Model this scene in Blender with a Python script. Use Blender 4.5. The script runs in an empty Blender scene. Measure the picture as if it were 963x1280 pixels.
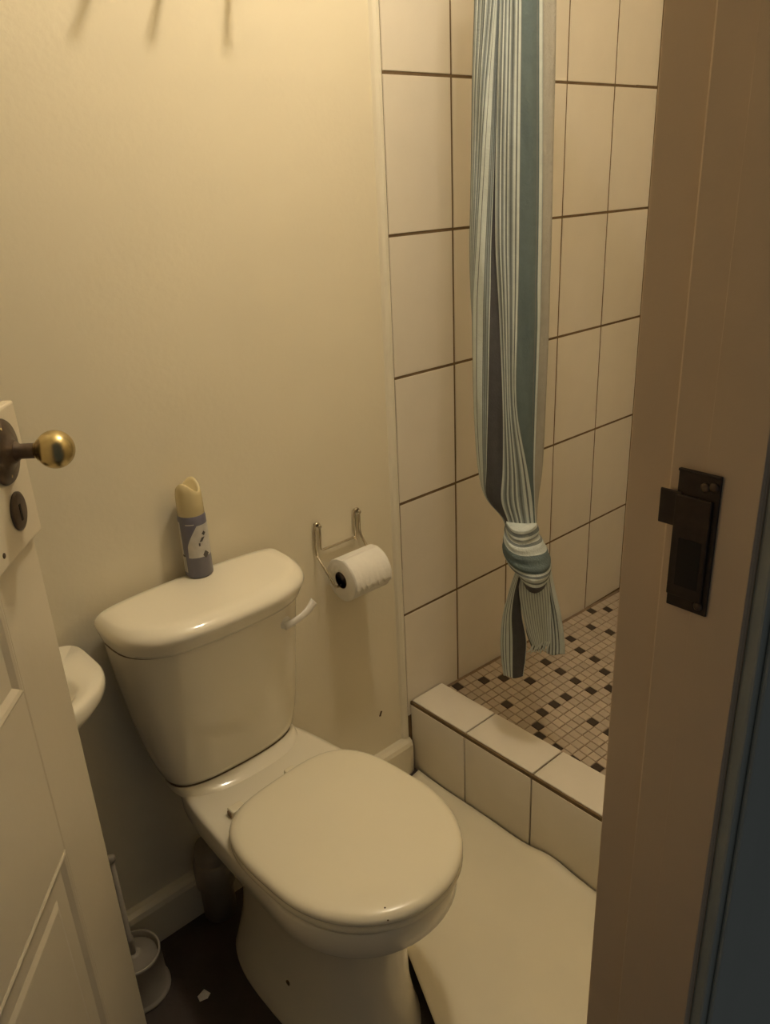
import bpy, bmesh, math, random
from mathutils import Vector, Matrix
random.seed(7)
scene = bpy.context.scene
COL = scene.collection
R = math.radians

# ------------------------------------------------------------------ camera
cam_data = bpy.data.cameras.new('camera')
cam = bpy.data.objects.new('camera', cam_data)
COL.objects.link(cam)
cam_data.sensor_fit = 'HORIZONTAL'
cam_data.sensor_width = 36.0
cam_data.lens = 1006.624 / 963.0 * 36.0
cam_data.clip_start = 0.02
CAMP = Vector((-1.1761, -1.3038, 1.4900))
cF = Vector((0.60487, 0.69728, -0.38462)).normalized()
cR = Vector((0.74232, -0.66856, -0.04462)).normalized()
cU = cR.cross(cF).normalized()
cam.matrix_world = Matrix(((cR.x, cU.x, -cF.x, CAMP.x), (cR.y, cU.y, -cF.y, CAMP.y),
                           (cR.z, cU.z, -cF.z, CAMP.z), (0, 0, 0, 1)))
scene.camera = cam

# ------------------------------------------------------------------ world, light, exposure
world = bpy.data.worlds.new('world')
scene.world = world
world.use_nodes = True
bg = world.node_tree.nodes['Background']
bg.inputs[0].default_value = (0.92, 0.98, 1.0, 1)
bg.inputs[1].default_value = 0.06
scene.view_settings.view_transform = 'Standard'
scene.view_settings.look = 'None'
scene.view_settings.exposure = 0.0
scene.view_settings.gamma = 1.0
scene.view_settings.use_curve_mapping = False
LAMP_POS = Vector((-0.22, -0.56, 2.36))
LAMP_POWER = 75.0
LAMP_COL = (1.0, 0.87, 0.67)

# ------------------------------------------------------------------ materials
MATS = {}
def mat(name, col, rough=0.5, metal=0.0, noise=0.0, nscale=8.0, bump=0.0, bscale=40.0, rand=0.0,
        spec=0.5, coat=0.0, emit=None, trans=0.0, col2=None, sss=0.0):
    m = bpy.data.materials.new(name)
    m.use_nodes = True
    nt = m.node_tree
    b = nt.nodes['Principled BSDF']
    b.inputs['Roughness'].default_value = rough
    b.inputs['Metallic'].default_value = metal
    b.inputs['Specular IOR Level'].default_value = spec
    b.inputs['Coat Weight'].default_value = coat
    b.inputs['Coat Roughness'].default_value = 0.08
    b.inputs['Transmission Weight'].default_value = trans
    base = (*col, 1)
    b.inputs['Base Color'].default_value = base
    tc = nt.nodes.new('ShaderNodeTexCoord')
    src = None
    if noise > 0 or col2:
        n = nt.nodes.new('ShaderNodeTexNoise')
        n.inputs['Scale'].default_value = nscale
        n.inputs['Detail'].default_value = 5
        nt.links.new(tc.outputs['Object'], n.inputs['Vector'])
        r = nt.nodes.new('ShaderNodeValToRGB')
        r.color_ramp.elements[0].position = 0.3
        r.color_ramp.elements[1].position = 0.7
        c2 = col2 if col2 else tuple(c * (1 - noise) for c in col)
        r.color_ramp.elements[0].color = (*c2, 1)
        r.color_ramp.elements[1].color = base
        nt.links.new(n.outputs['Fac'], r.inputs['Fac'])
        src = r.outputs['Color']
    if rand > 0:
        oi = nt.nodes.new('ShaderNodeObjectInfo')
        hs = nt.nodes.new('ShaderNodeHueSaturation')
        mr = nt.nodes.new('ShaderNodeMapRange')
        mr.inputs['To Min'].default_value = 1 - rand
        mr.inputs['To Max'].default_value = 1 + rand
        nt.links.new(oi.outputs['Random'], mr.inputs['Value'])
        nt.links.new(mr.outputs['Result'], hs.inputs['Value'])
        if src: nt.links.new(src, hs.inputs['Color'])
        else: hs.inputs['Color'].default_value = base
        src = hs.outputs['Color']
    if src: nt.links.new(src, b.inputs['Base Color'])
    if bump > 0:
        n2 = nt.nodes.new('ShaderNodeTexNoise')
        n2.inputs['Scale'].default_value = bscale
        n2.inputs['Detail'].default_value = 4
        nt.links.new(tc.outputs['Object'], n2.inputs['Vector'])
        bp = nt.nodes.new('ShaderNodeBump')
        bp.inputs['Strength'].default_value = bump
        bp.inputs['Distance'].default_value = 0.01
        nt.links.new(n2.outputs['Fac'], bp.inputs['Height'])
        nt.links.new(bp.outputs['Normal'], b.inputs['Normal'])
    if emit:
        b.inputs['Emission Color'].default_value = (*emit[0], 1)
        b.inputs['Emission Strength'].default_value = emit[1]
    MATS[name] = m
    return m
mat('wall_paint', (.83, .75, .575), .45, noise=.05, nscale=3, bump=.05, bscale=90)
mat('door_paint', (.76, .67, .50), .38, noise=.06, nscale=5, bump=.04, bscale=60)
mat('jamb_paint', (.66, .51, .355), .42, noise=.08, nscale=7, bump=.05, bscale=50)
mat('hall_paint', (.38, .40, .36), .5, noise=.08, nscale=5, bump=.05, bscale=60)
mat('ceiling_paint', (.88, .84, .74), .7, noise=.04)
mat('bead_paint', (.84, .78, .64), .4, noise=.05, nscale=9)
mat('tile', (.82, .75, .635), .32, noise=.035, nscale=14, bump=.03, bscale=35, rand=.03)
mat('grout', (.21, .135, .065), .9, noise=.35, nscale=30)
mat('mosaic_light', (.56, .46, .35), .45, noise=.08, nscale=30, rand=.09)
mat('mosaic_dark', (.055, .035, .022), .4, noise=.2, nscale=40)
mat('mosaic_grout', (.31, .22, .145), .9, noise=.35, nscale=25)
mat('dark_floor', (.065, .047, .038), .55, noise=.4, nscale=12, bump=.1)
mat('mat_vinyl', (.88, .80, .61), .5, noise=.05, nscale=6, bump=.06, bscale=12)
mat('ceramic', (.88, .815, .66), .12, coat=.3, noise=.03, nscale=3)
mat('seat_plastic', (.88, .805, .62), .22, noise=.03, nscale=4)
mat('seam', (.14, .10, .06), .8)
mat('chip', (.10, .055, .02), .8)
mat('white_plastic', (.80, .76, .68), .35)
mat('shaded_grey_plastic', (.37, .325, .26), .4, noise=.08, nscale=20)  # grey, darkened further to carry the door's shadow over the brush pot
mat('brass', (.62, .50, .25), .27, metal=1.0, noise=.25, nscale=60)
mat('bronze', (.13, .095, .07), .38, metal=.7, noise=.4, nscale=70)
mat('black_iron', (.045, .030, .022), .5, metal=.3, noise=.4, nscale=90)
mat('keyhole', (.01, .008, .006), .8)
mat('chrome', (.62, .56, .45), .2, metal=1.0)
mat('paper', (.86, .82, .74), .85, noise=.04, nscale=40, bump=.15, bscale=150)
mat('card', (.30, .20, .12), .9, noise=.2, nscale=50)
mat('can_blue', (.17, .165, .22), .38, noise=.15, nscale=30)
mat('can_pale', (.60, .57, .52), .4, noise=.15, nscale=90)
mat('can_dark', (.09, .08, .075), .5)
mat('cap_gold', (.68, .57, .32), .2, noise=.06)
mat('cloth_white', (.59, .645, .63), .85, noise=.08, nscale=60, bump=.25, bscale=260)
mat('cloth_grey', (.165, .19, .195), .85, noise=.1, nscale=60, bump=.25, bscale=260)
mat('cloth_mid', (.31, .355, .37), .85, noise=.1, nscale=60, bump=.25, bscale=260)
mat('cloth_teal', (.125, .170, .180), .85, noise=.12, nscale=60, bump=.25, bscale=260)
mat('cloth_slate', (.085, .085, .095), .85, noise=.15, nscale=60, bump=.25, bscale=260)
mat('cloth_beige', (.40, .38, .33), .85, noise=.08, nscale=60, bump=.25, bscale=260)
mat('bulb', (1, .9, .7), .4, emit=((1.0, .80, .50), 8.0))
mat('lamp_white', (.8, .78, .72), .5)
mat('wood_rail', (.45, .32, .20), .5, noise=.2, nscale=10)

# ------------------------------------------------------------------ helpers
def link(name, me, parent=None, mats=None, smooth=False, loc=None, rot=None):
    o = bpy.data.objects.new(name, me)
    COL.objects.link(o)
    if mats and me and len(me.materials) == 0:
        for k in (mats if isinstance(mats, (list, tuple)) else [mats]):
            me.materials.append(MATS[k])
    if smooth and me:
        for p in me.polygons: p.use_smooth = True
    if loc is not None: o.location = loc
    if rot is not None: o.rotation_euler = rot
    if parent: o.parent = parent
    return o
def pydata(name, verts, faces):
    me = bpy.data.meshes.new(name)
    me.from_pydata([tuple(v) for v in verts], [], faces)
    me.update()
    return me
def bm_mesh(name, bm):
    bmesh.ops.recalc_face_normals(bm, faces=bm.faces)
    me = bpy.data.meshes.new(name)
    bm.to_mesh(me); bm.free()
    return me
def add_box(bm, x0, x1, y0, y1, z0, z1, bev=0.0, seg=2):
    r = bmesh.ops.create_cube(bm, size=1)
    vs = r['verts']
    for v in vs:
        v.co = Vector((x0 + (v.co.x + .5) * (x1 - x0), y0 + (v.co.y + .5) * (y1 - y0), z0 + (v.co.z + .5) * (z1 - z0)))
    if bev > 0:
        es = list({e for v in vs for e in v.link_edges})
        bmesh.ops.bevel(bm, geom=es, offset=bev, segments=seg, affect='EDGES', profile=.5)
def box(name, b, m, parent=None, bev=0.0, seg=2, smooth=False):
    bm = bmesh.new(); add_box(bm, *b, bev=bev, seg=seg)
    return link(name, bm_mesh(name, bm), parent, m, smooth)
def thing(name, label, cat, loc=(0, 0, 0), rotz=0.0, group=None):
    o = bpy.data.objects.new(name, None)
    COL.objects.link(o)
    o.empty_display_size = .05
    o.location = loc; o.rotation_euler = (0, 0, rotz)
    o['label'] = label; o['category'] = cat
    if group: o['group'] = group
    return o
def tag(o, label, cat, group=None):
    o['label'] = label; o['category'] = cat
    if group: o['group'] = group
    return o
def struct(o, label=None):
    o['kind'] = 'structure'
    if label: o['label'] = label
    return o
def loft(name, loops, m, parent=None, cap0=True, cap1=True, smooth=True, matidx=None, closed=False):
    n = len(loops[0]); verts = [v for l in loops for v in l]; faces = []
    L = len(loops)
    for i in range(L if closed else L - 1):
        a = i * n; b = ((i + 1) % L) * n
        for k in range(n):
            k2 = (k + 1) % n
            faces.append((a + k, a + k2, b + k2, b + k))
    idx = [matidx(i // n, i % n) for i in range(len(faces))] if matidx else None
    if not closed:
        if cap0: faces.append(tuple(range(n))[::-1])
        if cap1: faces.append(tuple(range((L - 1) * n, L * n)))
    me = pydata(name, verts, faces)
    o = link(name, me, parent, m, smooth)
    if idx:
        for i, k in enumerate(idx): me.polygons[i].material_index = k
    bm = bmesh.new(); bm.from_mesh(me); bmesh.ops.recalc_face_normals(bm, faces=bm.faces); bm.to_mesh(me); bm.free()
    return o
def sharp(o, deg=40):
    me = o.data
    for p in me.polygons: p.use_smooth = True
    me.set_sharp_from_angle(angle=R(deg))
    return o
def catmull(pts, sub=4, closed=False):
    P = [Vector(p) for p in pts]; n = len(P); out = []
    rng = n if closed else n - 1
    for i in range(rng):
        if closed: p0, p1, p2, p3 = P[(i - 1) % n], P[i], P[(i + 1) % n], P[(i + 2) % n]
        else: p0, p1, p2, p3 = P[max(i - 1, 0)], P[i], P[i + 1], P[min(i + 2, n - 1)]
        for k in range(sub):
            t = k / sub
            out.append(.5 * ((2 * p1) + (-p0 + p2) * t + (2 * p0 - 5 * p1 + 4 * p2 - p3) * t * t + (-p0 + 3 * p1 - 3 * p2 + p3) * t ** 3))
    if not closed: out.append(P[-1].copy())
    return out
def tube(name, pts, r, m, parent=None, seg=8, rfun=None):
    P = [Vector(p) for p in pts]; loops = []
    prev = None
    for i, p in enumerate(P):
        t = (P[min(i + 1, len(P) - 1)] - P[max(i - 1, 0)]).normalized()
        if prev is None:
            a = Vector((0, 0, 1)) if abs(t.z) < .9 else Vector((1, 0, 0))
            u = t.cross(a).normalized()
        else:
            u = (prev - t * prev.dot(t)).normalized()
        prev = u
        w = t.cross(u)
        rr = rfun(i / (len(P) - 1)) if rfun else r
        loops.append([p + (u * math.cos(2 * math.pi * k / seg) + w * math.sin(2 * math.pi * k / seg)) * rr for k in range(seg)])
    return loft(name, loops, m, parent)
def lathe(name, prof, m, parent=None, seg=32, axis='z', loc=(0, 0, 0), matidx=None, smooth=True):
    loops = []
    for r, h in prof:
        r = max(r, 1e-4); lp = []
        for k in range(seg):
            c, s = r * math.cos(2 * math.pi * k / seg), r * math.sin(2 * math.pi * k / seg)
            v = {'z': (c, s, h), 'x': (h, c, s), 'y': (c, h, s)}[axis]
            lp.append(Vector(v) + Vector(loc))
        loops.append(lp)
    return loft(name, loops, m, parent, matidx=matidx, smooth=smooth)

# ------------------------------------------------------------------ the room
YW = 0.008          # face of the painted wall behind the toilet (tile faces stand at y = 0)
XL, XR, YD, YH, ZC = -1.37, 0.99, -0.911, -1.043, 2.56
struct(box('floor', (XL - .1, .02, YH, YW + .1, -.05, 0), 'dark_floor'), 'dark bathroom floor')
struct(box('ceiling', (XL - .1, XR + .1, YH, YW + .1, ZC, ZC + .05), 'ceiling_paint'))
wb = struct(box('wall_back', (XL - .1, 0.0, YW, YW + .1, 0, ZC), 'wall_paint'), 'cream painted wall behind the toilet')
struct(box('wall_left', (XL - .1, XL, YH, YW, 0, ZC), 'wall_paint'))
wr = struct(box('wall_right', (XR + .0013, XR + .1, YH, YW + .1, 0, ZC), 'grout'), 'side wall of the shower in large cream tiles')
JX = -0.525         # opening side of the right-hand door jamb
HX = -1.335         # hinge side of the opening
wd = struct(box('wall_door', (JX + .03, XR, YH, YD, 0, ZC), 'wall_paint'))
box('wall_above_opening', (XL, JX + .03, YH, YD, 2.12, ZC), 'wall_paint', wd)
# plaster chip low on the painted wall
bm = bmesh.new(); add_box(bm, -.091, -.081, YW - .0012, YW, .214, .229, bev=.0008)
ch = link('plaster_chip', bm_mesh('plaster_chip', bm), wb, 'chip')
ch.data.transform(Matrix.Translation((-.086, 0, .222)) @ Matrix.Rotation(R(25), 4, 'Y') @ Matrix.Scale(.6, 4, (1, 0, 0)) @ Matrix.Translation((.086, 0, -.222)))
# plaster bead between the paint and the tiles
loops = []
for z in (0.107, ZC):
    loops.append([(-.020, YW, z), (-.016, .0015, z), (-.010, -.0028, z), (-.004, -.0035, z), (-.0005, -.001, z), (-.0005, YW, z)])
tr = struct(loft('trim_1', loops, 'bead_paint', smooth=False), 'pale plaster bead along the tile edge')
# skirting board on the painted wall
prof = [(0, 0), (-.026, 0), (-.026, .075), (-.0255, .088), (-.021, .098), (-.012, .104), (0, .106)]
loops = [[(x, YW + a, b) for a, b in prof] for x in (XL, -.012, .0)]
loops[2] = [(.003, YW + a * .85, b * .985) for a, b in prof]
bb = struct(loft('baseboard_back', loops, 'wall_paint', smooth=False), 'cream skirting board along the painted wall')

# ---- tiled shower wall: grout backing plus one object per tile
wt = struct(box('wall_shower', (-.0005, XR, .0013, YW + .1, 0, ZC), 'grout'), 'shower wall of large cream tiles with dark grout')
VX = [0.0, .194, .393, .592, .791, .99]
VZ = [.168, .475, .775, 1.075, 1.375, 1.675, 1.975, 2.275, ZC]
tile_cache = {}
def tile_mesh(w, h, t=.008, bev=.0009):
    key = (round(w, 4), round(h, 4), t)
    if key not in tile_cache:
        bm = bmesh.new(); add_box(bm, -w / 2, w / 2, 0, t, -h / 2, h / 2)
        es = [e for e in bm.edges if all(v.co.y < 1e-6 for v in e.verts)]
        bmesh.ops.bevel(bm, geom=es, offset=bev, segments=2, affect='EDGES')
        me = bm_mesh('tile', bm); me.materials.append(MATS['tile'])
        tile_cache[key] = me
    return tile_cache[key]
for j in range(len(VZ) - 1):
    for i in range(len(VX) - 1):
        x0, x1, z0, z1 = VX[i], VX[i + 1], VZ[j], VZ[j + 1]
        o = link('tile', tile_mesh(x1 - x0 - .0050, z1 - z0 - .0062), wt)
        o.location = ((x0 + x1) / 2, random.uniform(-.0004, .0004), (z0 + z1) / 2)
        o.rotation_euler = (random.uniform(-.001, .001), random.uniform(-.0012, .0012), random.uniform(-.001, .001))

YK = [-.001, -.199, -.398, -.597, -.796, YD]
for j in range(len(VZ) - 1):
    for i in range(len(YK) - 1):
        y1, y0, z0, z1 = YK[i], YK[i + 1], VZ[j] if j else .05, VZ[j + 1]
        o = link('tile', tile_mesh(round(y1 - y0 - .005, 4), z1 - z0 - .0062), wr)
        o.location = (XR + random.uniform(-.0004, .0004), (y0 + y1) / 2, (z0 + z1) / 2)
        o.rotation_euler = (0, 0, -math.pi / 2)
# ---- shower floor of small mosaic tiles, sloping to the drain side
def zf(x, y): return .2029 - .0377 * x + .137 * y
fs = pydata('floor_shower', [(.1, .0022, zf(.1, .0022) - .0022), (XR, .0022, zf(XR, .0022) - .0022), (XR, YD, zf(XR, YD) - .0022), (.1, YD, zf(.1, YD) - .0022),
                       (.1, .0022, 0), (XR, .0022, 0), (XR, YD, 0), (.1, YD, 0)],
            [(3, 2, 1, 0), (4, 5, 6, 7), (0, 1, 5, 4), (1, 2, 6, 5), (2, 3, 7, 6), (3, 0, 4, 7)])
fs = struct(link('floor_shower', fs, None, 'mosaic_grout'), 'shower floor of small beige and dark brown mosaic tiles')
DARK = {(-4, -8), (-1, -7), (1, -6), (-2, -3), (3, -4), (7, -5), (7, -3), (7, -1), (7, 1), (4, 0), (2, 0), (0, 0), (-2, 1),
        (-3, 2), (-3, 4), (-3, 6), (-2, 8), (3, 4), (3, 6), (11, 0), (12, -2), (12, -4), (13, -6), (17, -6), (20, -8), (22, -7),
        (18, -4), (9, 2), (15, 2), (16, -1), (8, 5), (10, 7), (6, 9), (13, 4), (20, 1), (23, -3), (0, 10), (4, 12), (26, -6), (1, 13)}
PQ = .0261
def mos_mesh(m):
    bm = bmesh.new(); add_box(bm, -.0121, .0121, -.0121, .0121, -.004, 0)
    es = [e for e in bm.edges if all(v.co.z > -1e-6 for v in e.verts)]
    bmesh.ops.bevel(bm, geom=es, offset=.0011, segments=1, affect='EDGES')
    me = bm_mesh('mosaic_tile', bm); me.materials.append(MATS[m]); return me
mm = {0: mos_mesh('mosaic_light'), 1: mos_mesh('mosaic_dark')}
cand = []
for i in range(-6, 28):
    for j in range(-9, 26):
        x, y = .2729 + PQ * i, -.2313 - PQ * j
        if x < .127 or x > XR - .012 or y > -.010 or y < YD + .012: continue
        inview = (x - CAMP.x) * .393 - (y - CAMP.y) * .651 < 0.02 and x > .145
        cand.append((0 if inview else 1, (Vector((x, y, .18)) - CAMP).length, i, j, x, y))
cand.sort()
mrot = (math.atan(.137), math.atan(.0377), 0)
rest = bmesh.new()
for k, (vis, dist, i, j, x, y) in enumerate(cand):
    d = 1 if (i, j) in DARK else 0
    jr = (mrot[0] + random.uniform(-.012, .012), mrot[1] + random.uniform(-.012, .012), random.uniform(-.02, .02))
    loc = (x + random.uniform(-.0005, .0005), y + random.uniform(-.0005, .0005), zf(x, y) + random.uniform(-.0003, .0004))
    if k < 300:
        link('mosaic_tile', mm[d], fs, loc=loc, rot=jr)
    else:
        tmp = mm[d].copy()
        tmp.transform(Matrix.Translation(loc) @ Matrix.Rotation(jr[2], 4, 'Z') @ Matrix.Rotation(jr[1], 4, 'Y') @ Matrix.Rotation(jr[0], 4, 'X'))
        n0 = len(rest.faces); rest.from_mesh(tmp); rest.faces.ensure_lookup_table()
        for f in rest.faces[n0:]: f.material_index = d
        bpy.data.meshes.remove(tmp)
ro = link('mosaic_tiles', bm_mesh('mosaic_tiles', rest), fs, ['mosaic_light', 'mosaic_dark'])
ro['kind'] = 'stuff'

# ---- curb in front of the shower
CX0, CX1, CZ = .008, .124, .218
curb = thing('shower_curb', 'low curb faced and topped with cream tiles, between toilet floor and shower', 'curb', (0, 0, 0))
box('curb_core', (CX0 + .006, CX1 - .004, YD, .0, 0, CZ - .006), 'grout', curb)
box('grout_strip', (CX0 + .001, CX0 + .0075, YD, -.001, CZ - .0135, CZ - .0025), 'grout', curb, bev=.002)
YJ = [-.0025, -.195, -.403, -.611, -.819, YD + .001]
for k in range(len(YJ) - 1):
    y1, y0 = YJ[k], YJ[k + 1]
    # top tile
    bm = bmesh.new(); add_box(bm, CX0 + .0065, CX1, y0 + .0022, y1 - .0022, CZ - .0075, CZ, bev=.0016)
    sharp(link('tile', bm_mesh('tile', bm), curb, 'tile'), 50)
    bm = bmesh.new(); add_box(bm, CX0, CX0 + .008, y0 + .0022, y1 - .0022, .002, CZ - .0125, bev=.0012)
    sharp(link('tile', bm_mesh('tile', bm), curb, 'tile'), 50)
    bm = bmesh.new(); add_box(bm, CX1 - .006, CX1 - .001, y0 + .0022, y1 - .0022, zf(CX1, y0) + .004, CZ - .011, bev=.001)
    sharp(link('tile', bm_mesh('tile', bm), curb, 'tile'), 50)

# ------------------------------------------------------------------ door frame (right jamb with keep, hall architrave)
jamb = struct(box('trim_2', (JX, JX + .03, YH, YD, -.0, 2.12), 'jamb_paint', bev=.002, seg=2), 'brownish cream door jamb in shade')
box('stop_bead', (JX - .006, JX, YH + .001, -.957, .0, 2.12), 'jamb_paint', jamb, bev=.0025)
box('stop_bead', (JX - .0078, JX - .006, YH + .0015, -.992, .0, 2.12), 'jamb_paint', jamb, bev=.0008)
bm = bmesh.new()
add_box(bm, JX, JX + .075, YH - .014, YH, .0, 2.2, bev=.003)
add_box(bm, JX + .012, JX + .060, YH - .020, YH - .014, .0, 2.2, bev=.003)
arch = struct(link('trim_3', bm_mesh('trim_3', bm), None, 'hall_paint'), 'grey-blue architrave on the hall side of the door')
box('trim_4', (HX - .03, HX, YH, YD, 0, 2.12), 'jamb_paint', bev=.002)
struct(bpy.data.objects['trim_4'])
hw = struct(box('wall_hall', (JX + .075, XR, YH - .012, YH, 0, ZC), 'hall_paint'))
# keep (strike) of the old lock
SX = JX - .0078
keep = thing('strike_plate', 'dark rusty iron lock keep screwed to the door jamb', 'strike plate', (SX, -.9885, 1.17))
def keepbox(name, y0, y1, z0, z1, x0, x1, m, bev=.001):
    return box(name, (x0, x1, y0, y1, z0, z1), m, keep, bev=bev)
keepbox('plate', -.020, .020, -.069, .069, -.0025, 0, 'black_iron')
keepbox('keep_box', -.015, .0195, -.056, .045, -.0060, -.0025, 'black_iron', .0012)
keepbox('latch_lip', .014, .035, .013, .047, -.0052, -.0028, 'black_iron', .001)
keepbox('rim', -.020, .020, .0665, .069, -.0042, -.0025, 'black_iron', .0006)
for zz, yy in ((.056, -.006), (.058, -.014), (-.060, -.012)):
    lathe('screw', [(.0045, 0), (.0045, -.0012), (.003, -.0022), (0, -.0024)], 'bronze', keep, seg=12, axis='x', loc=(-.0025, yy, zz))
keepbox('keep_mouth', -.010, .012, -.044, .004, -.0064, -.0059, 'keyhole', 0)

# ------------------------------------------------------------------ door leaf, ajar
TH = R(51)
dE = Vector((-.885, -.255, 0)); dd = Vector((math.cos(TH), math.sin(TH), 0))
DW = .755
hinge = dE - dd * DW
door = bpy.data.objects.new('door_1', None); COL.objects.link(door)
door.location = hinge; door.rotation_euler = (0, 0, TH)
struct(door, 'cream panelled door standing ajar at the left')
# local: +x along the leaf, -y out of the visible face (y=0 is that face), z up
LT = .042
DB, DT = .012, 2.06
S = .13
def dbox(name, x0, x1, z0, z1, y0=0, y1=LT, m='door_paint', bev=.0015, parent=door):
    return box(name, (x0, x1, y0, y1, z0, z1), m, parent, bev=bev)
dbox('stile', 0, S, DB, DT); dbox('stile', DW - S, DW, DB, DT, bev=.003)
dbox('rail', S, DW - S, DB, .22); dbox('rail', S, DW - S, .655, .915); dbox('rail', S, DW - S, DT - .12, DT)
def panel(x0, x1, z0, z1):
    lv = [(0, -.0003), (.004, -.0018), (.009, -.0002), (.016, .0055), (.044, .0055), (.053, .0025), (.056, .0023)]
    loops = []
    for ins, y in lv:
        loops.append([(x0 + ins, y, z0 + ins), (x1 - ins, y, z0 + ins), (x1 - ins, y, z1 - ins), (x0 + ins, y, z1 - ins)])
    loops.insert(0, [(x0, LT * .75, z0), (x1, LT * .75, z0), (x1, LT * .75, z1), (x0, LT * .75, z1)])
    return loft('panel', loops, 'door_paint', door, smooth=False)
panel(S, DW - S, .22, .655); panel(S, DW - S, .915, DT - .12)
case = dbox('lock_case', DW - .20, DW - .004, 1.082, 1.256, -.015, 0, bev=.003)
for sx, sz in ((DW - .062, 1.240), (DW - .125, 1.100)):
    lathe('screw', [(.0035, 0), (.0035, -.0008), (.002, -.0016), (0, -.0017)], 'bronze', case, seg=12, axis='y', loc=(sx, -.015, sz))
KX, KZ = DW - .066, 1.208
lathe('rose', [(.0, 0), (.039, 0), (.040, -.002), (.038, -.005), (.025, -.008), (.015, -.012), (.013, -.016), (0, -.016)], 'bronze', door, axis='y', loc=(KX, -.015, KZ))
for dz in (.028, -.028):
    lathe('rose_screw', [(.003, 0), (.003, -.0012), (0, -.002)], 'brass', bpy.data.objects['rose'], seg=10, axis='y', loc=(KX - .004, -.0205, KZ + dz))
kp = [(0, -.012), (.0105, -.012), (.0105, -.018), (.0085, -.022), (.0085, -.036), (.010, -.040), (.0135, -.0425)]
kc, kr = -.062, .0238
for a in range(35, 181, 8):
    kp.append((kr * math.sin(R(a)), kc + kr * .95 * math.cos(R(a))))
kp.append((0, kc - kr * .95))
lathe('door_knob', [(r * .97, h - .015) for r, h in kp], 'brass', door, seg=40, axis='y', loc=(KX, 0.0, KZ))
neck = lathe('knob_neck', [(0, -.012), (.012, -.012), (.012, -.018), (.0092, -.021), (.0092, -.041), (.011, -.045), (0, -.046)], 'bronze', door, axis='y', loc=(KX, -.0148, KZ))
# oval key escutcheon
lv = [(1.0, 0), (1.0, -.002), (.85, -.0035), (0.01, -.0036)]
loops = [[(KX + .004 + .0225 * s * math.cos(t), -.015 + h, 1.131 + .0245 * s * math.sin(t)) for t in [2 * math.pi * k / 28 for k in range(28)]] for s, h in lv]
esc = loft('escutcheon', loops, 'bronze', door)
bm = bmesh.new(); add_box(bm, KX + .001, KX + .0055, -.0193, -.0186, 1.119, 1.140, bev=0)
link('keyhole', bm_mesh('keyhole', bm), esc, 'keyhole')

# ------------------------------------------------------------------ toilet
XC = -.548
toilet = thing('toilet', 'cream close-coupled toilet with closed round lid, against the painted wall', 'toilet', (XC, 0, 0))
def sup(cx, hw, yb, yf, z, pb=2.0, pf=2.0, n=56, ymid=None, rot=0.0):
    """egg outline, half width hw, back yb, front yf"""
    ym = ymid if ymid is not None else (yb + yf) / 2
    out = []
    for k in range(n):
        t = 2 * math.pi * k / n
        c, s = math.cos(t), math.sin(t)
        p = pb if s > 0 else pf
        px = hw * math.copysign(abs(c) ** (2 / p), c)
        py = ym + (yb - ym if s > 0 else ym - yf) * math.copysign(abs(s) ** (2 / p), s)
        x, y = px, py - ym
        x, y = x * math.cos(rot) - y * math.sin(rot), x * math.sin(rot) + y * math.cos(rot)
        out.append(Vector((cx + x, y + ym, z)))
    return out
RT = R(4)
BX = .024   # bowl axis lies a little right of the tank axis
# pan: pedestal, bowl, rim
lev = [  # z, hw, yback, yfront, ymid, pb, pf, cx
    (.000, .128, -.10, -.560, -.32, 3.0, 2.2, .004), (.012, .128, -.10, -.560, -.32, 3.0, 2.2, .004),
    (.030, .120, -.10, -.548, -.32, 3.0, 2.2, .007), (.10, .108, -.11, -.528, -.32, 3.0, 2.2, .014),
    (.18, .103, -.11, -.520, -.33, 3.0, 2.2, .020), (.24, .107, -.10, -.524, -.34, 3.0, 2.2, .022),
    (.285, .124, -.06, -.540, -.36, 3.2, 2.2, .021), (.318, .140, -.03, -.562, -.39, 3.4, 2.1, BX),
    (.331, .153, -.02, -.586, -.41, 5.0, 2.1, BX), (.335, .164, -.02, -.604, -.42, 6.5, 2.1, BX), (.345, .170, -.02, -.612, -.42, 6.5, 2.1, BX),
    (.392, .1725, -.02, -.617, -.42, 6.5, 2.1, BX), (.399, .170, -.022, -.615, -.42, 6.5, 2.1, BX), (.401, .160, -.03, -.60, -.42, 6.5, 2.1, BX)]
def panloop(z, hw, yb, yf, ym, pb, pf, cx):
    L = sup(cx, hw, yb, yf, z, pb, pf, 64, ym)
    if z > .28:      # narrow the rear deck to the width of the tank
        q = min(1, (z - .28) / .04)
        for v in L:
            if v.y > ym:
                t = min(1, (v.y - ym) / (yb - ym)); t = t * t * (3 - 2 * t)
                v.x = cx + (v.x - cx) * (1 - .135 * t * q) - .014 * t * q
    return L
sharp(loft('pan', [panloop(*l) for l in lev], 'ceramic', toilet), 60)
# raised shelf under the tank
def tankloop(z, hw, yb, yf, n=64, cx=0.0, pf=2.7):
    return sup(cx, hw, yb, yf, z, 5.0, pf, n, yb - .035)
sh = [tankloop(.396, .1435, -.018, -.150, cx=.004), tankloop(.402, .1432, -.018, -.143, cx=.004), tankloop(.409, .1428, -.018, -.130, cx=.003), tankloop(.4125, .142, -.019, -.119, cx=.001)]
sharp(loft('tank_shelf', sh, 'ceramic', toilet), 60)
loft('seam', [tankloop(.4122, .141, -.02, -.113), tankloop(.4155, .141, -.02, -.113)], 'seam', toilet)
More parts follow.
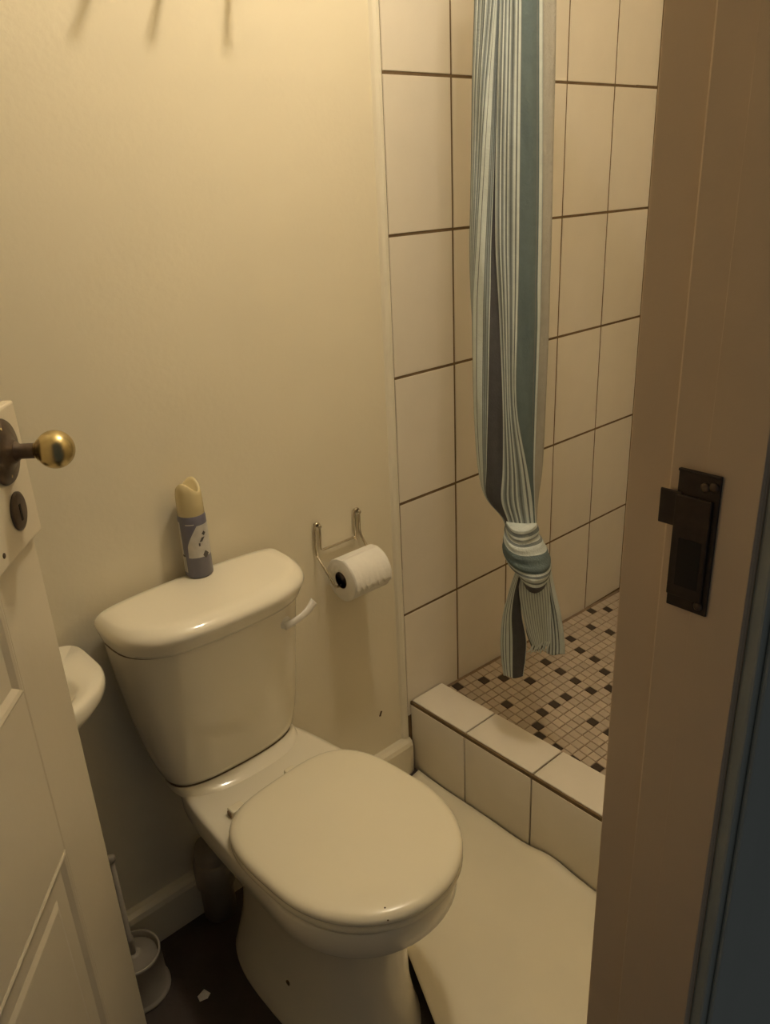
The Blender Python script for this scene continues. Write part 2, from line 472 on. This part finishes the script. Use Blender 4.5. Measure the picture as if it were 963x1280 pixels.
# tank
TX = -.0185
tk = [(.4150, .136, -.110, .000), (.418, .1405, -.115, .000), (.43, .1475, -.120, -.001), (.47, .158, -.128, -.003), (.52, .1665, -.137, -.006), (.58, .1735, -.146, -.010), (.66, .1805, -.160, -.014), (.725, .1850, -.175, -.017), (.7520, .1862, -.1825, TX)]
sharp(loft('tank', [tankloop(z, hw, -.022, yf, cx=cx) for z, hw, yf, cx in tk], 'ceramic', toilet), 60)
loft('seam', [tankloop(.7512, .1859, -.024, -.1822, cx=TX), tankloop(.7572, .1862, -.024, -.1828, cx=TX)], 'seam', toilet)
# tank lid with a bowed back edge
def lidloop(z, g):
    k0 = 1.0
    if g > .014: k0 = 1 - (g - .014) / .10; g = .014
    hw, yf = .195 - g, -.202 + g * 1.9
    n = 72; out = []
    for k in range(n):
        t = 2 * math.pi * k / n; c, s = math.cos(t), math.sin(t)
        if s > 0: px = hw * math.copysign(abs(c) ** (2 / 5.0), c); py = -.050 + (.038 - g) * abs(s) ** (2 / 5.0) + .012 * (1 - (px / hw) ** 2)
        else: px = hw * math.copysign(abs(c) ** (2 / 3.0), c); py = -.050 + (yf + .050) * abs(s) ** (2 / 3.0)
        out.append(Vector((TX + px * k0, -.104 + (py + .100) * k0, z)))
    return out
ll = [(.7562, .0125), (.7570, .0085), (.765, .0062), (.779, .0025), (.788, .0), (.794, .0007), (.7995, .0030), (.8040, .0065), (.8076, .0105), (.8098, .0138), (.8106, .026), (.811, .05), (.8112, .10)]
sharp(loft('tank_lid', [lidloop(z, g) for z, g in ll], 'ceramic', toilet), 60)
# flush lever: boss on the tank front, arm sweeping to the right
lathe('lever_boss', [(0, .004), (.013, .004), (.013, -.006), (.010, -.010), (0, -.011)], 'white_plastic', toilet, seg=20, axis='y', loc=(.098, -.155, .714))
ctrl = [(.093, -.166, .709), (.104, -.169, .7115), (.122, -.170, .7155), (.140, -.168, .719), (.156, -.165, .725), (.168, -.162, .733)]
cc = catmull(ctrl, 4); loops = []
for i, p in enumerate(cc):
    t = i / (len(cc) - 1); h = .0085 - .002 * math.sin(t * math.pi) + .002 * t; w = .0045
    tg = (cc[min(i + 1, len(cc) - 1)] - cc[max(0, i - 1)]).normalized(); up = Vector((0, 1, 0)).cross(tg).normalized()
    if up.z < 0: up = -up
    loops.append([p + up * h * math.sin(a) + Vector((0, w * math.cos(a), 0)) for a in [2 * math.pi * k / 12 for k in range(12)]])
loft('flush_lever', loops, 'white_plastic', toilet)
# seat ring and lid
SXc, SYm = .0255, -.425
def seatloop(z, g, yb=-.214, yf=-.624, hw=.1745):
    return sup(SXc, hw - g, yb - g, yf + g, z, 3.5, 2.06, 64, SYm, RT)
outer = [(.4010, .010), (.4025, .003), (.406, .0005), (.412, .001), (.4155, .004), (.417, .010)]
inner = [(.416, .055), (.410, .062), (.403, .058)]
loft('seat', [seatloop(z, g) for z, g in outer + inner], 'seat_plastic', toilet, closed=True)
lidp = [(.4172, .012), (.4176, .004), (.4195, .0008), (.424, .000), (.429, .0015), (.4335, .0055), (.4362, .012), (.4378, .022), (.4388, .045), (.4396, .10), (.44, .16)]
sl = loft('seat_lid', [seatloop(z, g) for z, g in lidp], 'seat_plastic', toilet)
for hx, hy, w in ((-.083, -.209, .015), (.050, -.199, .012)):
    box('hinge', (hx - w, hx + w, hy - .014, hy + .008, .4008, .4175), 'seat_plastic', toilet, bev=.003)
box('hinge_plug', (-.1005, -.0978, -.217, -.206, .404, .414), 'card', toilet, bev=.0005)
for (cx_, cy_) in ((-.046, -.587), (-.056, -.605)):
    lathe('chip', [(0, 0), (.0016, 0), (.0012, .0006), (0, .0007)], 'chip', sl, seg=8, loc=(cx_, cy_, .4372 if cy_ > -.6 else .4335))
lathe('bolt_hole', [(0, .0015), (.0055, .0015), (.0055, -.0012), (0, -.0016)], 'chip', toilet, seg=12, axis='x', loc=(-.0975, -.345, .085))
# floor soil pipe behind the pan
pipe = thing('soil_pipe', 'dim plastic soil pipe collar behind the toilet pedestal', 'pipe', (-.617, -.036, 0))
lathe('pipe', [(0, 0), (.036, 0), (.036, .17), (.033, .19), (0, .19)], 'shaded_grey_plastic', pipe, seg=24)
lathe('collar', [(.036, .085), (.042, .088), (.043, .125), (.042, .150), (.036, .155)], 'shaded_grey_plastic', pipe, seg=24)

# ------------------------------------------------------------------ aerosol can on the tank
can = thing('aerosol_can', 'blue and white air freshener can with gold cap on the toilet tank', 'spray can', (-.546, -.033, .8112))
CR = .0258
lathe('body', [(0, .001), (.023, 0), (CR, .003), (CR, .118), (.0245, .124), (.0225, .127), (0, .127)], 'can_blue', can, seg=40)
def patch(name, m, fa, n=14, rr=CR + .0004, zs=(0, 1)):
    """curved label patch: fa(t) -> (a0, a1) degrees for z row t"""
    rows = []
    V = []; F = []
    for i in range(n + 1):
        t = i / n; z = zs[0] + (zs[1] - zs[0]) * t; a0, a1 = fa(t)
        for k in range(9):
            a = R(a0 + (a1 - a0) * k / 8); V.append((rr * math.cos(a), rr * math.sin(a), z))
    for i in range(n):
        for k in range(8):
            b = i * 9 + k; F.append((b, b + 1, b + 10, b + 9))
    me = pydata(name, V, F); return link(name, me, can, m, True)
# camera sees the can from azimuth about -116 degrees
patch('label_white', 'can_pale', lambda t: (-152 + 75 * max(0, t - .35) ** 1.3 + 6 * t, -30), zs=(.043, .106))
patch('label_edge', 'can_pale', lambda t: (-196, -178), zs=(.012, .113))
patch('label_edge', 'can_pale', lambda t: (-176, -168), zs=(.012, .044))
patch('label_mark', 'can_dark', lambda t: (-92 + 20 * abs(t - .5), -62 - 30 * abs(t - .5)), zs=(.040, .054), rr=CR + .0007, n=6)
patch('label_mark', 'can_dark', lambda t: (-100 + 12 * t, -88 + 14 * t), zs=(.074, .082), rr=CR + .0007, n=4)
patch('label_mark', 'can_dark', lambda t: (-86 + 22 * abs(t - .5), -66 - 22 * abs(t - .5)), zs=(.084, .094), rr=CR + .0007, n=6)
patch('label_mark', 'can_dark', lambda t: (-104, -97), zs=(.066, .072), rr=CR + .0007, n=4)
patch('label_mark', 'can_dark', lambda t: (-186, -170), zs=(.044, .048), rr=CR + .0007, n=3)
patch('label_lettering', 'can_pale', lambda t: (-148, -112), zs=(.1085, .1105), n=2)
# cap: scooped with two raised horns
n = 40; loops = []
capr = [(.0235, .118, 0), (.0245, .119, 0), (.0242, .150, 0), (.0236, .166, .55), (.0222, .176, 1.0), (.0195, .178, 1.0), (.0165, .173, .9), (.012, .164, .5), (.006, .160, .2), (.0005, .159, 0)]
for rr, zz, md in capr:
    lp = []
    for k in range(n):
        a = 2 * math.pi * k / n
        h = .010 * math.cos(2 * (a - R(35))) * md
        lp.append((rr * math.cos(a), rr * math.sin(a), zz + h))
    loops.append(lp)
loft('cap', loops, 'cap_gold', can)
box('nozzle', (-.005, .005, -.006, .006, .158, .169), 'cap_gold', can, bev=.002)

# ------------------------------------------------------------------ toilet roll holder
hold = thing('roll_holder', 'chrome wire toilet roll holder on the painted wall', 'roll holder', (-.185, YW, .74))
WR = .0028
def wire(pts): return tube('wire', catmull(pts, 5), WR, 'chrome', hold, 8)
def hang(x):   # narrow upside-down U hooked over a wall pin
    w = .0068; y = -.008
    return [(x - w, y, -.006), (x - w, y, .03), (x - w, y, .056), (x - w * .7, y - .001, .063), (x, y - .001, .066), (x + w * .7, y - .001, .063), (x + w, y, .056), (x + w, y, .03), (x + w, y, .006)]
xl, xr = -.057, .055
pl = hang(xl)
wire([(-.022, -.064, -.066), (-.052, -.064, -.069), (-.060, -.062, -.0665), (-.063, -.052, -.052), (-.0655, -.022, -.018)] + pl + [(xl + .010, -.008, .0005), (xl + .018, -.008, -.001), (0, -.009, -.001), (xr - .018, -.008, -.001), (xr - .010, -.008, .0005)])
pr = hang(xr)
wire([(xr - .0085, -.008, .001)] + pr + [(xr + .0085, -.022, -.018), (xr + .008, -.052, -.052), (xr + .004, -.062, -.0665), (xr - .004, -.064, -.069), (xr - .03, -.064, -.066)])
for x in (xl, xr):
    lathe('wall_pin', [(0, .008), (.0035, .008), (.0035, -.008), (.005, -.0095), (.004, -.012), (0, -.0125)], 'chrome', hold, seg=14, axis='y', loc=(x, -.008, .0605))
roll = thing('toilet_roll', 'half-used white toilet paper roll on the chrome wire holder', 'toilet roll', (-.178, YW - .064, .683))
RL, RO, RI = .104, .049, .0195
lathe('paper', [(RI, -RL / 2), (RO - .001, -RL / 2), (RO, -RL / 2 + .001), (RO, RL / 2 - .001), (RO - .001, RL / 2), (RI, RL / 2), (RI, -RL / 2)], 'paper', roll, seg=56, axis='x')
core = lathe('cardboard_core', [(RI - .0004, -RL / 2 - .0004), (RI - .0004, RL / 2 + .0004), (RI - .002, RL / 2 + .0004), (RI - .002, -RL / 2 - .0004), (RI - .0004, -RL / 2 - .0004)], 'card', roll, seg=40, axis='x')
# loose last sheet with a torn edge
V = []; F = []
NU, NV = 24, 12
for i in range(NU + 1):
    xx = -RL / 2 + .001 + (RL - .002) * i / NU
    tear = 6 * math.sin(i * 1.7) + 4 * math.sin(i * 3.9 + 1) + random.uniform(-3, 3)
    for k in range(NV + 1):
        a = R(95 + (100 + tear) * k / NV)          # from the top over the front
        rr = RO + .0008 + .0035 * (k / NV) ** 3
        V.append((xx, rr * math.cos(a), rr * math.sin(a)))
for i in range(NU):
    for k in range(NV):
        b = i * (NV + 1) + k; F.append((b, b + 1, b + NV + 2, b + NV + 1))
so = link('loose_sheet', pydata('loose_sheet', V, F), roll, 'paper', True)
md = so.modifiers.new('thick', 'SOLIDIFY'); md.thickness = .0004

# ------------------------------------------------------------------ basin on the wall behind the door
basin = thing('wash_basin', 'small white wash basin half hidden behind the door edge', 'basin', (-1.036, YW, .757))
def bl(hw, yf, z, p=2.1, n=72):
    return sup(0, hw, -.003, yf, z, 7.0, p, n, yf * .42)
bs = [bl(.11, -.12, -.15), bl(.16, -.17, -.12), bl(.215, -.222, -.065), bl(.243, -.247, -.034), bl(.249, -.253, -.022), bl(.250, -.254, -.012), bl(.249, -.253, -.004), bl(.246, -.250, 0.0)]
def bi(hw, yf, yb, z, p=2.6, n=72): return sup(0, hw, yb, yf, z, p, p, n, (yb + yf) / 2)
bs += [bi(.20, -.222, -.062, .001), bi(.190, -.212, -.070, -.004), bi(.17, -.20, -.080, -.03), bi(.13, -.18, -.09, -.075), bi(.06, -.15, -.11, -.095)]
sharp(loft('bowl', bs, 'ceramic', basin), 60)
tap = lathe('tap', [(0, 0), (.02, 0), (.018, .012), (.012, .02), (.012, .06), (.016, .066), (.016, .085), (0, .09)], 'chrome', basin, seg=20, loc=(-.06, -.035, 0))
tube('spout', catmull([(-.06, -.035, .045), (-.06, -.07, .058), (-.06, -.10, .055), (-.06, -.112, .038)], 5), .008, 'chrome', tap)
lathe('drain', [(0, -.094), (.022, -.094), (.022, -.0915), (0, -.091)], 'chrome', basin, seg=20, loc=(0, -.13, 0))

# ------------------------------------------------------------------ toilet brush and its pot
brush_x, brush_y = -.836, -.090
pot = thing('brush_pot', 'grey plastic toilet brush pot on the dark floor beside the door', 'brush pot', (brush_x, brush_y, 0))
lathe('pot', [(0, 0), (.058, 0), (.060, .003), (.060, .008), (.057, .011), (.0555, .014), (.0515, .096), (.053, .098), (.053, .103), (.050, .1045), (.0485, .102), (.047, .090), (.043, .05), (.040, .012), (0, .012)], 'shaded_grey_plastic', pot, seg=40)
brush = thing('toilet_brush', 'toilet brush with thin upright plastic handle standing in the grey pot', 'toilet brush', (brush_x, brush_y, .014))
lathe('brush_head', [(0, .0), (.02, .004), (.027, .02), (.027, .055), (.015, .066), (0, .068)], 'white_plastic', brush, seg=20)
lathe('splash_cap', [(.0125, .066), (.046, .072), (.046, .076), (.018, .080), (.017, .087), (.010, .089), (0, .089)], 'shaded_grey_plastic', brush, seg=32)
lathe('handle', [(0, .085), (.0065, .085), (.0075, .125), (.0075, .128), (.0055, .130), (.0050, .330), (0, .330)], 'shaded_grey_plastic', brush, seg=16)
lathe('handle_knob', [(0, .326), (.0075, .327), (.0085, .331), (.0080, .337), (.005, .340), (0, .341)], 'shaded_grey_plastic', brush, seg=20)

# ------------------------------------------------------------------ scrap of paper on the dark floor
V = [(-.012, -.004, .0006), (.002, -.011, .004), (.013, -.003, .001), (.004, .002, .007), (.008, .014, .001), (-.003, .006, .005), (-.010, .009, .0006), (0, 0, .0)]
F = [(0, 1, 3), (1, 2, 3), (2, 4, 3), (3, 4, 5), (4, 6, 5), (0, 3, 5), (0, 5, 6), (1, 0, 7), (2, 1, 7), (4, 2, 7), (6, 4, 7), (0, 6, 7)]
tag(link('paper_scrap', pydata('paper_scrap', V, F), None, 'paper', loc=(-.752, -.195, .0004)), 'tiny torn scrap of pale paper on the dark floor', 'paper scrap')

# ------------------------------------------------------------------ cream vinyl mat between toilet and curb
NU, NV = 36, 44
V = []; F = []
def edge_x(y):       # the left edge runs along the pedestal
    return -.392 + .030 * math.sin((y + .2) * 3) - max(0, -y - .43) * .40
for i in range(NV + 1):
    y = -.030 - (.905 - .030) * i / NV
    xl_, xr_ = edge_x(y), .0055 - .0015
    for k in range(NU + 1):
        t = k / NU; x = xl_ + (xr_ - xl_) * t
        z = .004 + .0022 * math.sin(x * 17 + y * 9) + .0016 * math.sin(y * 23 + 1)
        z += .030 * max(0, 1 - t / .16) ** 2 * min(1, max(0, (-y - .2) / .2))     # left edge curls up
        z += .013 * math.exp(-((y + .47) / .055) ** 2) * max(0, (t - .80) / .20) ** 1.5   # ruck against the curb
        z += .006 * max(0, (t - .93) / .07)
        V.append((x, y, max(z, .0025)))
for i in range(NV):
    for k in range(NU):
        b = i * (NU + 1) + k; F.append((b, b + NU + 1, b + NU + 2, b + 1))
fm = link('floor_mat', pydata('floor_mat', V, F), None, 'mat_vinyl', True)
md = fm.modifiers.new('thick', 'SOLIDIFY'); md.thickness = .0022; md.offset = -1
tag(fm, 'cream vinyl mat lying on the floor between the toilet and the tiled curb', 'mat')

# ------------------------------------------------------------------ knotted striped shower curtain and its rod
H = Vector((.060, -.290, 0)); e1 = Vector((.63414, -.77322, 0)); e2 = Vector((-.77322, -.63414, 0))
rod = thing('curtain_rod', 'chrome shower curtain rod above the tiled curb', 'curtain rod', (.060, 0, 2.05))
tube('rod', [(0, -.003, 0), (0, YD + .003, 0)], .0125, 'chrome', rod, 16)
for yy, s in ((-.001, -1), (YD + .001, 1)):
    lathe('flange', [(0, 0), (.028, 0), (.026, .006 * s), (.014, .010 * s), (0, .010 * s)], 'chrome', rod, seg=20, axis='y', loc=(0, yy, 0))
curt = thing('shower_curtain', 'teal, grey and white striped shower curtain hanging tied in a knot', 'curtain', (.060, -.290, 0))
CM = ['cloth_white', 'cloth_grey', 'cloth_mid', 'cloth_teal', 'cloth_slate', 'cloth_beige']
Wt, Gr, Mi, Te, Sl, Be = range(6)
rows = [(2.032, [-0.070, -0.040, -0.034, -0.0335, -0.004, 0.022, 0.028, 0.050]),
        (1.92, [-0.0755, -0.0405, -0.034, -0.0335, -0.002, 0.026, 0.032, 0.056]),
        (1.8217, [-0.0776, -0.0408, -0.0342, -0.0336, -0.0002, 0.0283, 0.0348, 0.0581]),
        (1.7537, [-0.0778, -0.0429, -0.0348, -0.0342, 0.0011, 0.0303, 0.0369, 0.0592]),
        (1.6343, [-0.0822, -0.0544, -0.0378, -0.0371, 0.0022, 0.0337, 0.0405, 0.0615]),
        (1.5065, [-0.0841, -0.0639, -0.0409, -0.0395, 0.0033, 0.0373, 0.0443, 0.0626]),
        (1.3695, [-0.0875, -0.0726, -0.0458, -0.0384, 0.0045, 0.0397, 0.047, 0.0645]),
        (1.2824, [-0.0864, -0.0787, -0.0467, -0.0331, 0.0047, 0.0406, 0.0481, 0.0645]),
        (1.2222, [-0.0835, -0.0804, -0.0479, -0.0294, 0.0043, 0.0423, 0.0484, 0.065]),
        (1.0635, [-0.0808, -0.08, -0.0502, -0.0215, 0.0056, 0.0419, 0.0467, 0.064]),
        (0.9273, [-0.0728, -0.072, -0.0529, -0.0199, 0.0293, 0.0423, 0.0455, 0.0618]),
        (0.8559, [-0.0577, -0.0571, -0.0526, -0.0224, 0.0408, 0.0458, 0.0474, 0.0557]),
        (0.8101, [-0.0236, -0.0227, -0.0185, -0.0101, 0.0453, 0.0486, 0.0503, 0.0537]),
        (0.7859, [-0.0131, -0.0128, -0.0097, -0.003, 0.0476, 0.051, 0.0526, 0.0543])]
ctl = catmull([Vector((i, 0, 0)) for i in range(2)], 1)
def interp_rows(rows, sub):
    out = []
    n = len(rows)
    for i in range(n - 1):
        for k in range(sub):
            t = k / sub; r = []
            vals = [[rows[j][0]] + rows[j][1] for j in (max(i - 1, 0), i, i + 1, min(i + 2, n - 1))]
            for a, b, c, d in zip(*vals):
                r.append(.5 * ((2 * b) + (-a + c) * t + (2 * a - 5 * b + 4 * c - d) * t * t + (-a + 3 * b - 3 * c + d) * t ** 3))
            rr = r[1:]
            for q in range(1, len(rr)): rr[q] = max(rr[q], rr[q - 1] + 1e-4)
            out.append((r[0], rr))
    out.append(rows[-1]); return out
rows = interp_rows(rows, 5)
# stripe columns of every band: (material, relative width)
B0 = [(Gr, .7), (Mi, 1.1), (Wt, .6), (Gr, .7), (Mi, .9), (Wt, .6), (Gr, .6), (Mi, .7), (Gr, .7), (Wt, .7), (Mi, .8), (Gr, .7), (Mi, .8), (Wt, .5), (Gr, .8), (Mi, .6)]
B1 = [(Wt, 2.6), (Gr, .7), (Wt, 3.4), (Wt, 1.0), (Gr, .7), (Mi, .8), (Gr, .8), (Mi, 1.2), (Gr, .8), (Wt, .8)]
B2 = [(Sl, 1)] * 4
B3 = [(Wt, .9), (Mi, .7), (Gr, .8), (Wt, .8), (Gr, .8), (Mi, .6), (Wt, .8), (Gr, .9), (Wt, .8), (Mi, .7), (Gr, .9), (Mi, .7), (Wt, 1.2), (Gr, .8), (Wt, 1.3)]
B4 = [(Gr, .5)] + [(Te, 2)] * 5 + [(Gr, .8), (Te, .9)]
B5 = [(Wt, 1), (Wt, 1), (Mi, .5)]
B6 = [(Be, 1)] * 4
bands = [B0, B1, B2, B3, B4, B5, B6]
NB = 22
loops = []; colmat = []
def lerp(a, b, t): return a + (b - a) * t
for ri, (z, u) in enumerate(rows):
    pts = []
    w = u[-1] - u[0]
    s = max(0.0, min(1.0, (z - .79) / .25))      # folds open out above the knot
    D = lerp(.020, .036, s)
    for bi_, B in enumerate(bands):
        tot = sum(q for _, q in B); acc = 0
        for m, q in B:
            t = acc / tot; acc += q
            x = lerp(u[bi_], u[bi_ + 1], t)
            g = (x - u[0]) / w
            base = D * math.sqrt(max(0.0, 1 - (2 * g - 1) ** 2)) * .75
            # fold relief: the front fold (bands 3-5) rides over the left one
            if bi_ <= 2:
                gl = (x - u[0]) / max(1e-4, u[3] - u[0]); rel = .008 * math.sin(math.pi * min(1, gl)) - .004 * gl ** 3 + .0016 * math.sin(gl * 17 + z * 4)
            elif bi_ <= 5:
                gr = (x - u[3]) / max(1e-4, u[6] - u[3]); rel = .012 * math.sin(math.pi * (.06 + .92 * gr)) + .0022 * math.sin(gr * 19)
            else:
                gb = (x - u[6]) / max(1e-4, u[7] - u[6]); rel = -.012 + .002 * math.sin(gb * 3)
            rel += .0018 * math.sin(z * 23 + x * 160) * s
            pts.append((x, base + rel * s))
            if ri == 0: colmat.append(m)
    pts.append((u[-1], -.002 * s)); 
    if ri == 0: colmat.append(Mi)
    for k in range(1, NB):
        t = k / NB; x = lerp(u[-1], u[0], t)
        y = -D * math.sin(math.pi * t) ** .7 * (1 + .25 * s * math.sin(t * 21))
        pts.append((x, y))
        if ri == 0: colmat.append([Wt, Gr, Te, Te, Wt, Mi, Gr, Sl, Sl, Wt][k % 10])
    loops.append([e1 * x + e2 * y + Vector((0, 0, z)) for x, y in pts])
loft('drape', loops, CM, curt, matidx=lambda i, k: colmat[k])
# knot: a wrapped band, tilted
kn = [(0.800, -0.0112, 0.0535, .022), (0.790, -0.0135, 0.057, .024), (0.7732, -0.0125, 0.0585, .026), (0.764, -0.0165, 0.066, .032), (0.745, -0.0175, 0.0765, .036), (0.724, -0.0165, 0.0850, .038), (0.7069, -0.0095, 0.0872, .036), (0.692, 0.004, 0.0855, .031), (0.680, 0.0155, 0.0800, .025), (0.666, 0.022, 0.0750, .018)]
kr_ = interp_rows([(a, [b, c, d]) for a, b, c, d in kn], 4)
loops = []; NK = 44
for z, (a, b, d) in kr_:
    c = (a + b) / 2; h = (b - a) / 2; lp = []
    for k in range(NK):
        t = 2 * math.pi * k / NK
        wob = 1 + .035 * math.sin(3 * t + z * 60) + .03 * math.sin(z * 330 + math.sin(t) * 1.5)
        x = c + h * math.cos(t) * wob; y = d * math.sin(t) * wob
        lp.append(e1 * x + e2 * y + Vector((0, 0, z + (-.013 * (x - c) / h * (0.3 + .7 * min(1, (.80 - z) / .05))) + .004 * math.sin(t * 2))))
    loops.append(lp)
seq = []
for z, _ in kr_:
    q = .800 - z
    seq.append(Wt if q < .006 else Gr if q < .011 else Wt if q < .017 else Mi if q < .019 else Wt if q < .029 else Gr if q < .033 else Wt if q < .046 else Gr if q < .049 else Te if q < .083 else Wt if q < .089 else Gr if q < .093 else Wt if q < .101 else Gr if q < .105 else Wt if q < .113 else Sl)  # slate bottom rows put the shade of the gap below into the colour
loft('knot', loops, CM, curt, matidx=lambda i, k: seq[i])
# tails hanging below the knot
def tail(name, tab, cols, d0, thick, sub=5, wave=.003):
    rr = interp_rows([(z, [a, b]) for z, a, b in tab], sub); loops = []; cm = []
    tot = sum(q for _, q in cols)
    for ri, (z, (a, b)) in enumerate(rr):
        T = (rr[0][0] - z) / (rr[0][0] - rr[-1][0]); pts = []; acc = 0
        edges = []
        for m, q in cols:
            edges.append((acc / tot, m)); acc += q
        front = []
        for t, m in edges: front.append((t, m))
        front.append((1.0, cols[-1][0]))
        th = thick * (1 - .55 * T)
        def off(t): return d0[0] + (d0[1] - d0[0]) * T + wave * math.sin(t * 7 + z * 25)
        for t, m in front: pts.append((a + (b - a) * t, off(t) + th * math.sin(math.pi * min(.97, max(.03, t))) ** .5))
        for t, m in reversed(front[1:-1]): pts.append((a + (b - a) * t, off(t) - th * math.sin(math.pi * t) ** .5))
        if ri == 0:
            cm = [m for _, m in edges] + [cols[-1][0]] + [m for _, m in reversed(edges[1:])]
        loops.append([e1 * x + e2 * y + Vector((0, 0, z)) for x, y in pts])
    n = len(loops[0])
    cm = (cm + [Wt] * n)[:n]
    return loft(name, loops, CM, curt, matidx=lambda i, k: cm[k])
tail('tail', [(0.690, 0.0124, 0.030), (0.6372, -0.0025, 0.0225), (0.5762, -0.0158, 0.026), (0.5141, -0.0205, 0.0375), (0.4609, -0.0185, 0.0370), (0.435, -0.0155, 0.0345), (0.4130, -0.0125, 0.0325)],
     [(Wt, 1.4), (Gr, .5), (Wt, 1.3), (Gr, .5), (Wt, 1.9), (Gr, .7), (Wt, 1.5)] + [(Sl, 2.1)] * 4 + [(Wt, .45)], (.004, .010), .013)
tail('tail', [(0.690, 0.0165, 0.0776), (0.6287, 0.0195, 0.0855), (0.5683, 0.0304, 0.0895), (0.5273, 0.0420, 0.0905), (0.5064, 0.0500, 0.0875)],
     [(Wt, 1.1), (Mi, .6)] * 11 + [(Wt, 1.1)], (.012, .020), .014)
tail('tail', [(0.6900, 0.0690, 0.0845), (0.63, 0.072, 0.0984), (0.57, 0.0790, 0.1128), (0.5083, 0.0840, 0.1222), (0.4703, 0.0835, 0.1250)],
     [(Wt, 1.1), (Gr, .6), (Wt, 1.1), (Gr, .7), (Wt, 1.0), (Gr, .9), (Wt, 1.2), (Gr, .6), (Wt, 3.0)], (-.010, -.004), .013)
tail('tail', [(0.60, 0.030, 0.070), (0.53, 0.036, 0.078), (0.495, 0.046, 0.080), (0.478, 0.052, 0.078)], [(Gr, 1), (Sl, 1), (Sl, 1), (Gr, 1), (Mi, .6)], (-.004, -.004), .006)
fr = bmesh.new(); 
V = []; F = []
for k in range(13):
    t = k / 12; x0 = .0505 + (.0875 - .0505) * t
    p = catmull([(x0, .020, .512 + .012 * t), (x0 - .004 + random.uniform(-.003, .003), .028, .500 + .010 * t), (x0 - .010 + random.uniform(-.004, .004), .027, .486 + .008 * t + random.uniform(-.004, .004))], 3)
    b0 = len(V)
    for q in p:
        for a in range(5):
            an = 2 * math.pi * a / 5
            V.append(e1 * (q.x + .0012 * math.cos(an)) + e2 * (q.y + .0012 * math.sin(an)) + Vector((0, 0, q.z)))
    for i in range(len(p) - 1):
        for a in range(5):
            F.append((b0 + i * 5 + a, b0 + i * 5 + (a + 1) % 5, b0 + (i + 1) * 5 + (a + 1) % 5, b0 + (i + 1) * 5 + a))
fr.free()
fo = link('fringe', pydata('fringe', V, F), curt, 'cloth_white', True)
fo['kind'] = 'stuff'

# ------------------------------------------------------------------ unseen peg rail above the frame, added for the peg shadows in view
rail = thing('shadow_peg_rail', 'unseen wooden peg rail added above the toilet for its peg shadows', 'peg rail', (-.42, YW, 1.80))
box('board', (-.16, .16, -.006, 0, .002, .045), 'wood_rail', rail, bev=.002)
for x in (-.115, -.013, .102):
    tube('peg', [(x, -.003, .008), (x, -.05, .008), (x, -.096, .008)], .006, 'wood_rail', rail, 12)

# ------------------------------------------------------------------ ceiling lamp
lamp = thing('ceiling_lamp', 'bare warm bulb in a white batten holder on the ceiling', 'lamp', (LAMP_POS.x, LAMP_POS.y, ZC))
dz = LAMP_POS.z - ZC
lathe('holder', [(0, 0), (.045, 0), (.045, -.02), (.022, -.035), (.022, dz + .075), (.018, dz + .058), (0, dz + .058)], 'lamp_white', lamp, seg=24)
lathe('bulb', [(0, dz + .062), (.014, dz + .06), (.018, dz + .04), (.030, dz + .018), (.033, dz), (.028, dz - .018), (.015, dz - .030), (0, dz - .033)], 'bulb', lamp, seg=24)
ld = bpy.data.lights.new('bulb_light', 'POINT')
ld.energy = LAMP_POWER; ld.color = LAMP_COL; ld.shadow_soft_size = .038
lo = bpy.data.objects.new('bulb_light', ld); COL.objects.link(lo); lo.location = (0, 0, dz); lo.parent = lamp
